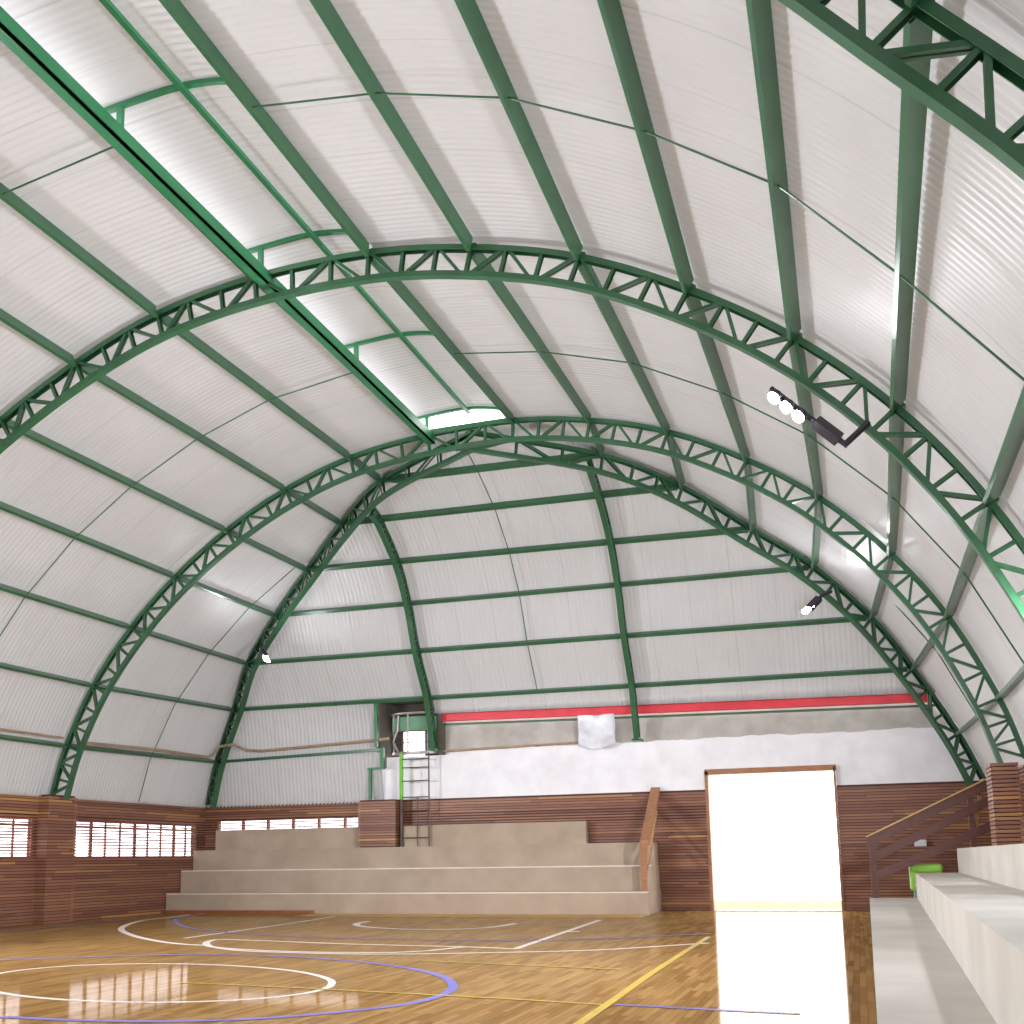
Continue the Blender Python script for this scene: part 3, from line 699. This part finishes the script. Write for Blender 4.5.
# ------------------------------------------------------------------ floodlights
def flood(base, elbow, tip, aim, label, mat, hood=0):
    base, elbow, tip, aim = V(base), V(elbow), V(tip), V(aim).normalized()
    r = empty('floodlight', base, label, 'floodlight', 'triple floodlights on the trusses')
    d = (tip-elbow); Ln = d.length; d.normalize()
    MB().sweep([base, elbow], rect(.06, .06), aim).build('bracket', BLACK, r)
    MB().sweep([elbow-d*.04, tip], rect(.05, .05), aim).build('bar', BLACK, r)
    s = d.cross(aim).normalized()
    MB().sweep([elbow+d*.10, elbow+d*.50], rect(.16, .12), aim).build('driver_box', BLACK, r)
    for k in range(3):
        c = elbow+d*(Ln*(.55+.165*k))+aim*.03
        seg = 20; R = .095
        h = MB(); ring = [c+s*R*math.cos(q*2*math.pi/seg)+d*R*math.sin(q*2*math.pi/seg) for q in range(seg)]
        h.quadprism([p for p in ring], [p+aim*.07 for p in ring]); hd = h.build('lamp_head', BLACK, r)
        l = MB(); ring2 = [c+aim*.075+s*R*.9*math.cos(q*2*math.pi/seg)+d*R*.9*math.sin(q*2*math.pi/seg) for q in range(seg)]
        l.quadprism(ring2, [p+aim*.012 for p in ring2]); l.build('lens', mat, hd)
    if hood:  # plates added to keep the flood's light off its own slope
        a0, a1 = elbow+d*(Ln*.48), elbow+d*(Ln*1.02)
        for w in (-1, 1):
            o = V((0, 0, w*.104)); MB().quadprism([a0+o, a1+o, a1+o+aim*(.1+hood), a0+o+aim*(.1+hood)], [p+V((0, 0, .006)) for p in (a0+o, a1+o, a1+o+aim*(.1+hood), a0+o+aim*(.1+hood))]).build('added_visor', BLACK, r)
    return r
# on the middle truss, right side
flood((8.33, 14.80, 7.03), (8.02, 14.66, 6.72), (7.12, 14.60, 7.62), (-.75, -.5, -.6), 'triple floodlight on a black arm, hanging from the middle arch truss', LAMP_MID)
flood((-7.75, 27.0, 7.55), (-7.5, 26.5, 7.25), (-7.1, 26.1, 6.85), (.62, -.6, -.5), 'dazzling floodlight on the left hip truss', LAMP_FAR)
flood((7.62, 27.0, 7.6), (7.4, 26.7, 7.45), (7.05, 26.45, 7.05), (-.6, -.6, -.5), 'dazzling floodlight on the right hip truss', LAMP_FAR)
flood((-5.6, YN+.02, 5.2), (-5.6, YN+.5, 5.2), (-4.6, YN+.5, 5.2), (.18, .97, .02), 'added unseen triple floodlight on the near end wall behind the viewer', LAMP_ADDED_END)  # extra unseen lamp, added to brighten truss fronts and far masonry
# unseen floods added to light the vault: on the lower legs of the trusses, beyond the left and right frame edges; bars parallel to the hall
for sx, sn in ((-1, 'left'), (1, 'right')):
    for yy, yn in ((Y3, 'middle'), (Y4, 'nearest')):
        flood((sx*10.45, yy-.10, 3.75), (sx*(10.0 if sx < 0 else 10.25), yy-.15, 3.75), (sx*(10.0 if sx < 0 else 10.25), yy-1.35, 3.75), (-sx*.9, .42 if yy == Y3 else .1, .0),
              'added hooded triple floodlight on the %s leg of the %s arch truss, past the frame edge' % (sn, yn), LAMP_ADDED if yy == Y3 else LAMP_ADDED_NEAR, hood=.15)

# ------------------------------------------------------------------ outdoors
struct(MB().box((-60, -60, -.3), (60, 90, -.12)).build('ground', OUTG), 'pale outdoor paving around the hall')
struct(MB().box((1.5, 31.6, -.12), (11, 31.9, .16)).build('kerb', KERB), 'pale green kerb outside the doorway')

# ------------------------------------------------------------------ world, camera, colour management
W = bpy.data.worlds.new('overcast_sky'); SC.world = W; W.use_nodes = True
bg = W.node_tree.nodes['Background']; bg.inputs['Color'].default_value = (1, .985, .99, 1); bg.inputs['Strength'].default_value = 6.

cam = bpy.data.cameras.new('camera'); co = bpy.data.objects.new('camera', cam); COL.objects.link(co); SC.camera = co
RIGHT = V((0.9442579368858248, 0.32890490307755515, -0.014089476912546155)); UP = V((0.06287336852605363, -0.1381629498812196, 0.9884118265228856)); FWD = V((-0.3231468523106992, 0.9342015649803115, 0.15114082119012115))
mt = Matrix((RIGHT, UP, -FWD)).transposed().to_4x4(); mt.translation = V((7.8527, 0, 1.4)); co.matrix_world = mt
cam.sensor_fit = 'HORIZONTAL'; cam.sensor_width = 36; cam.lens = 1099.358/1024*36
cam.shift_x = -(472.048-512)/1024; cam.shift_y = (691.167-512)/1024
cam.clip_start = .05; cam.clip_end = 300

vs = SC.view_settings; vs.view_transform = 'Standard'; vs.look = 'None'; vs.exposure = EXPO if 'EXPO' in globals() else 0; vs.gamma = 1; vs.use_curve_mapping = False
SC.cycles.use_denoising = True
SC.cycles.sample_clamp_indirect = 8
SC.cycles.max_bounces = 10; SC.cycles.diffuse_bounces = 5; SC.cycles.transparent_max_bounces = 12
